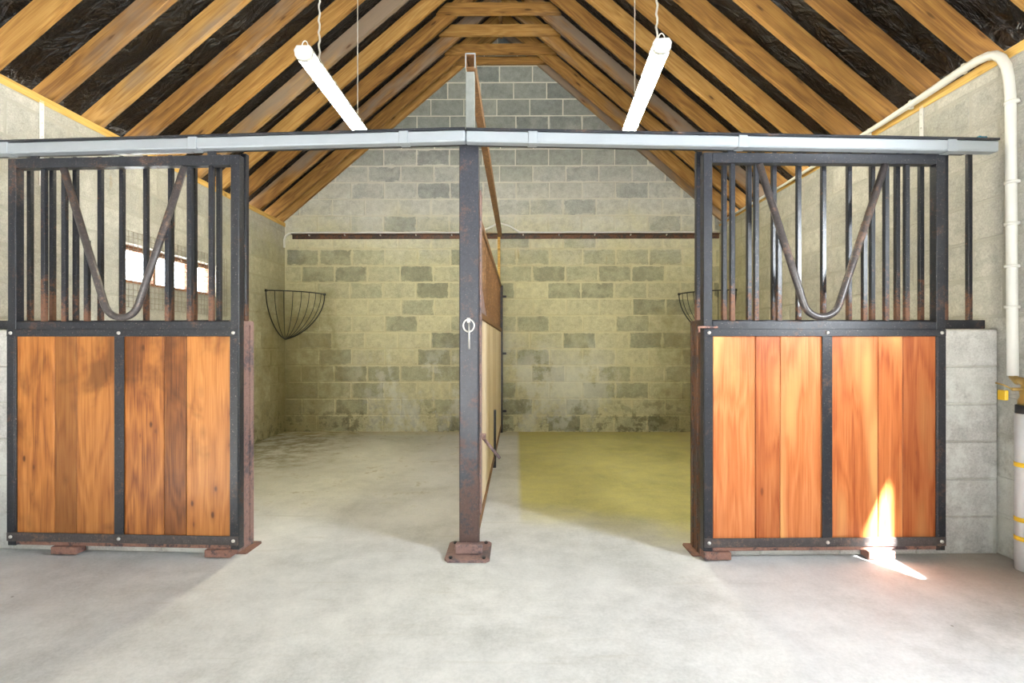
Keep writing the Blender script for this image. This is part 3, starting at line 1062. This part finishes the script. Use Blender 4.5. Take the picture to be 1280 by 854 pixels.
# ------------------------------------------------------------------ rail and conduit on the rear wall
rail = thing('steel_rail', 'dark steel angle rail fixed across the rear block wall', 'rail', (XC, YB, 2.66))
zr = 2.665
box('angle_flange', (XR - XL - 0.12, 0.010, 0.06), (0.05, -0.013, 0.0), 'chan_dark', rail)
box('angle_ledge', (XR - XL - 0.12, 0.055, 0.010), (0.05, -0.040, 0.031), 'chan_dark', rail)
cd = thing('conduit', 'thin white conduit clipped along the dark rail on the rear wall', 'conduit', (XC, YB, 2.71))
yy = -0.045
hump = at(625, 300, YB).x - XC
pts = [(XL - XC + 0.015, yy, -0.20), (XL - XC + 0.012, yy, -0.10), (XL - XC + 0.03, yy, -0.045), (XL - XC + 0.07, yy, -0.015), (XL - XC + 0.13, yy, -0.003), (XL - XC + 0.3, yy, 0.0)]
for i in range(40):
    x = XL - XC + 0.4 + (XR - XL - 0.45) * i / 39
    dz = 0.125 * math.exp(-((x - hump) / 0.16) ** 4) if abs(x - hump) < 0.4 else 0.0
    pts.append((x, yy - (0.03 if dz > 0.02 else 0), 0.004 * math.sin(i * 1.3) + dz))
pts2 = []
for i in range(len(pts)):
    pts2.append(pts[i])
sweep('pipe', pts2, 0.014, 'white', cd, 8)
for i in range(12):
    x = XL - XC + 0.35 + i * 0.485
    if abs(x - hump) > 0.25 and x < XR - XC:
        box('clip', (0.012, 0.05, 0.05), (x, yy + 0.012, -0.016), 'white', cd, b=0.002)

# ------------------------------------------------------------------ hay racks in the rear corners
def hay_rack(cx, s, label):
    h = thing('hay_rack', label, 'hay rack', (cx, YB, 1.26), 0, 'corner hay racks')
    R, H = 0.54, 0.615
    prof = lambda t: R * (1 - t ** 2.0) ** 0.72
    P = lambda a, t: (s * (0.012 + prof(t) * math.cos(a)), -(0.012 + prof(t) * math.sin(a)), H * (1 - t))
    sweep('rim', [P(PI / 2 * i / 16, 0.0) for i in range(17)], 0.0075, 'wire', h, 8)
    n = 8
    for i in range(n + 1):
        a = PI / 2 * i / n
        sweep('wire', [P(a, j / 14) for j in range(15)], 0.0075 if i in (0, n) else 0.0045, 'wire', h, 6)
    for a in (0.0, PI / 2):
        p = P(a, 0)
        box('fixing_lug', (0.03, 0.03, 0.03), p, 'wire', h)
    return h


hay_rack(XL, 1, 'black wire corner hay rack hanging in the left rear corner')
hay_rack(XR, -1, 'black wire corner hay rack in the right rear corner, half hidden by the door')

# ------------------------------------------------------------------ fluorescent lights
def lamp(near, far, label, chains):
    d = (far - near)
    L = d.length
    rz = -math.atan2(d.x, d.y)
    o = thing('fluorescent_light', label, 'ceiling light', near, rz, 'hanging fluorescent lights')
    tilt = math.asin(d.z / L)

    def prof_mesh(prof, y0, y1, smooth=False):
        n = len(prof)
        V = [(a, y0, b) for a, b in prof] + [(a, y1, b) for a, b in prof]
        Fc = [tuple(range(n)), tuple(range(n, 2 * n))] + [(i, (i + 1) % n, n + (i + 1) % n, n + i) for i in range(n)]
        return mesh_from(V, Fc, smooth)
    body = [(-0.062, 0.0), (0.062, 0.0), (0.062, 0.012), (0.045, 0.040), (-0.045, 0.040), (-0.062, 0.012)]
    hsg = add('housing', prof_mesh(body, 0.0, L), 'lamp_body', o)
    hsg.rotation_euler = (tilt, 0, 0)
    dif = [(-0.058, 0.0), (-0.056, -0.025), (-0.044, -0.045), (-0.020, -0.054), (0.020, -0.054), (0.044, -0.045), (0.056, -0.025), (0.058, 0.0)]
    add('diffuser', prof_mesh(dif, 0.035, L - 0.035), 'tubelight', o).rotation_euler = (tilt, 0, 0)
    cap = [(a * 1.03, b * 1.03) for a, b in dif]
    add('end_cap', prof_mesh(cap, 0.002, 0.034), 'white', o).rotation_euler = (tilt, 0, 0)
    add('end_cap', prof_mesh(cap, L - 0.034, L - 0.002), 'white', o).rotation_euler = (tilt, 0, 0)
    for sx in (-1, 1):
        for k in range(5):
            box('clip', (0.008, 0.03, 0.03), (sx * 0.063, 0.12 + k * (L - 0.24) / 4, 0.002), 'bolt', hsg, b=0.002)
    sweep('hook', [(0.0 + 0.022 * math.cos(a), 0.03, 0.042 + 0.045 * math.sin(a)) for a in [PI * i / 8 for i in range(9)]], 0.004, 'white', hsg, 6)
    for (yy_, top) in chains:
        n = 40
        p = []
        for i in range(n + 1):
            z = 0.038 + (top - 0.038) * i / n
            wv = 0.005 if yy_ < 0.8 else 0.001
            p.append((wv * math.sin(i * 1.9), yy_ + wv * math.cos(i * 1.9), z + d.z * yy_ / L))
        sweep('chain', p, 0.0075 if yy_ < 0.8 else 0.005, 'chain', o, 6)
    return o


ln = at(379, 64, 3.42)
lf = Vector((ln.x + 0.0, 4.92, ln.z + 0.0))
lamp(ln, lf, 'lit fluorescent batten hanging on chains over the left stall', [(0.28, 1.18), (1.18, 1.18)])
rn, rf = at(828, 55, 3.42), at(786, 163, 4.88)
lamp(rn, rf, 'lit fluorescent batten hanging on chains over the right stall', [(0.18, 1.25), (1.12, 1.15)])

# ------------------------------------------------------------------ mesh guard over the window
gd_y0, gd_y1, gd_z0, gd_z1 = wy0 - 0.05, wy1 + 0.08, 1.50, 2.12
paths = []
ny, nz = 30, 13
for i in range(ny + 1):
    y = gd_y0 + (gd_y1 - gd_y0) * i / ny
    paths.append([(0, y, gd_z0), (0, y, gd_z1)])
for i in range(nz + 1):
    z = gd_z0 + (gd_z1 - gd_z0) * i / nz
    paths.append([(0.004, gd_y0, z), (0.004, gd_y1, z)])
gd = multi_sweep('window_guard', paths, 0.0022, 'gwire', None, 5)
gd.location = (XL + 0.012, 0, 0)
tag(gd, 'rusty square wire mesh guard fixed over the slit window', 'mesh guard')

# ------------------------------------------------------------------ wall straps
def strap(x, px, label, s):
    y = atx(px, 150, x).y
    st = thing('wall_strap', label, 'strap', (x + s * 0.006, y, 2.25), 0, 'galvanised wall straps')
    box('strap_band', (0.004, 0.034, 0.57), (0, 0, 0.285), 'strap', st, b=0.001)
    for k in range(6):
        sweep('nail', [(s * 0.002, 0, 0.06 + k * 0.09), (s * 0.005, 0, 0.06 + k * 0.09)], 0.005, 'bolt', st, 6)


strap(XL, 51, 'perforated galvanised strap on the left wall under the roof plate', 1)
strap(XR, 1153, 'perforated galvanised strap on the right wall above the track', -1)

# ------------------------------------------------------------------ white pipe, valve and lagged pipe on the right wall
pipe = thing('waste_pipe', 'white plastic pipe bending down the right wall beside the track end', 'pipe', (XR, 2.75, 1.0))
O = Vector(pipe.location)
xp = XR - 0.045
run_pts = [(XR - 0.036, YB - 0.08, 2.820), (XR - 0.036, 6.0, 2.825), (XR - 0.038, 5.2, 2.822), (XR - 0.040, 4.7, 2.828)]
for px, py in ((1085, 165), (1115, 146), (1150, 123), (1180, 103), (1205, 86), (1222, 76), (1234, 70.5), (1244, 69), (1252, 73), (1258, 83), (1261, 98), (1263, 120)):
    q = atx(px, py, xp)
    run_pts.append((q.x, q.y, q.z))
qb = atx(1266, 470, xp)
last = run_pts[-1]
for k in range(1, 9):
    t = k / 8
    run_pts.append((xp, last[1] + (qb.y - last[1]) * t, last[2] + (qb.z - last[2]) * t))
rr = [0.013] * 3 + [0.015, 0.018, 0.020, 0.022] + [0.025] * (len(run_pts) - 7)
sweep('pipe_run', [Vector(p) - O for p in run_pts], rr, 'white', pipe, 14)
for py in (128, 228, 280, 333, 384):
    q = atx(1265, py, xp) - O
    sweep('pipe_clip', [q + Vector((0, 0, -0.008)), q + Vector((0, 0, 0.008))], 0.034, 'white', pipe, 14)
for px, py in ((1203, 86), (1137, 131), (1085, 166)):
    q = atx(px, py, xp) - O
    box('saddle', (0.03, 0.024, 0.064), q + Vector((0.010, 0, 0.0)), 'white', pipe, b=0.008)

vy = 2.735
vv = thing('tap_valve', 'brass valve with yellow lever between the white pipe and lagged pipe', 'valve', (XR - 0.06, vy, 0.93))
O = Vector(vv.location)
sweep('valve_body', [(0, 0, -0.055), (0, 0, -0.03), (0, 0, -0.01), (0, 0, 0.02), (0, 0, 0.055), (0, 0.03, 0.075)], [0.036, 0.036, 0.026, 0.03, 0.022, 0.02], 'brass', vv, 12)
pe = Vector(run_pts[-1]) - O
sweep('connector', [(0, 0.03, 0.075), (pe.x * 0.5, pe.y * 0.6, pe.z - 0.03), (pe.x, pe.y, pe.z - 0.002)], [0.019, 0.018, 0.020], 'brass', vv, 10)
sweep('collar', [(0, 0, -0.10), (0, 0, -0.055)], 0.045, 'blackrub', vv, 14)
sweep('spindle', [(-0.02, 0, 0.03), (-0.075, 0.0, 0.03)], 0.009, 'brass', vv, 8)
lev = [(-0.012, -0.045), (0.012, -0.045), (0.015, 0.02), (-0.015, 0.02)]
q0 = atx(1252, 488, XR - 0.12) - O
box('lever', (0.018, 0.05, 0.055), (-0.09, 0.035, -0.005), 'yellow', vv, b=0.006)
sweep('handle_wire', [(-0.075, 0, 0.03), (-0.10, 0.02, 0.05), (-0.115, 0.05, 0.06)], 0.005, 'brass', vv, 6)

lag = thing('lagged_pipe', 'grey insulated pipe with yellow bands standing in the right corner', 'pipe', (XR - 0.06, vy, 0.0))
sweep('insulation', [(0, 0, 0.0), (0, 0, 0.30), (0.002, 0, 0.6), (0, 0, 0.83)], 0.048, 'insul', lag, 18)
for z in (0.56, 0.27, 0.17):
    sweep('band', [(0, 0, z - 0.012), (0, 0, z + 0.012)], 0.0495, 'yellow', lag, 18)
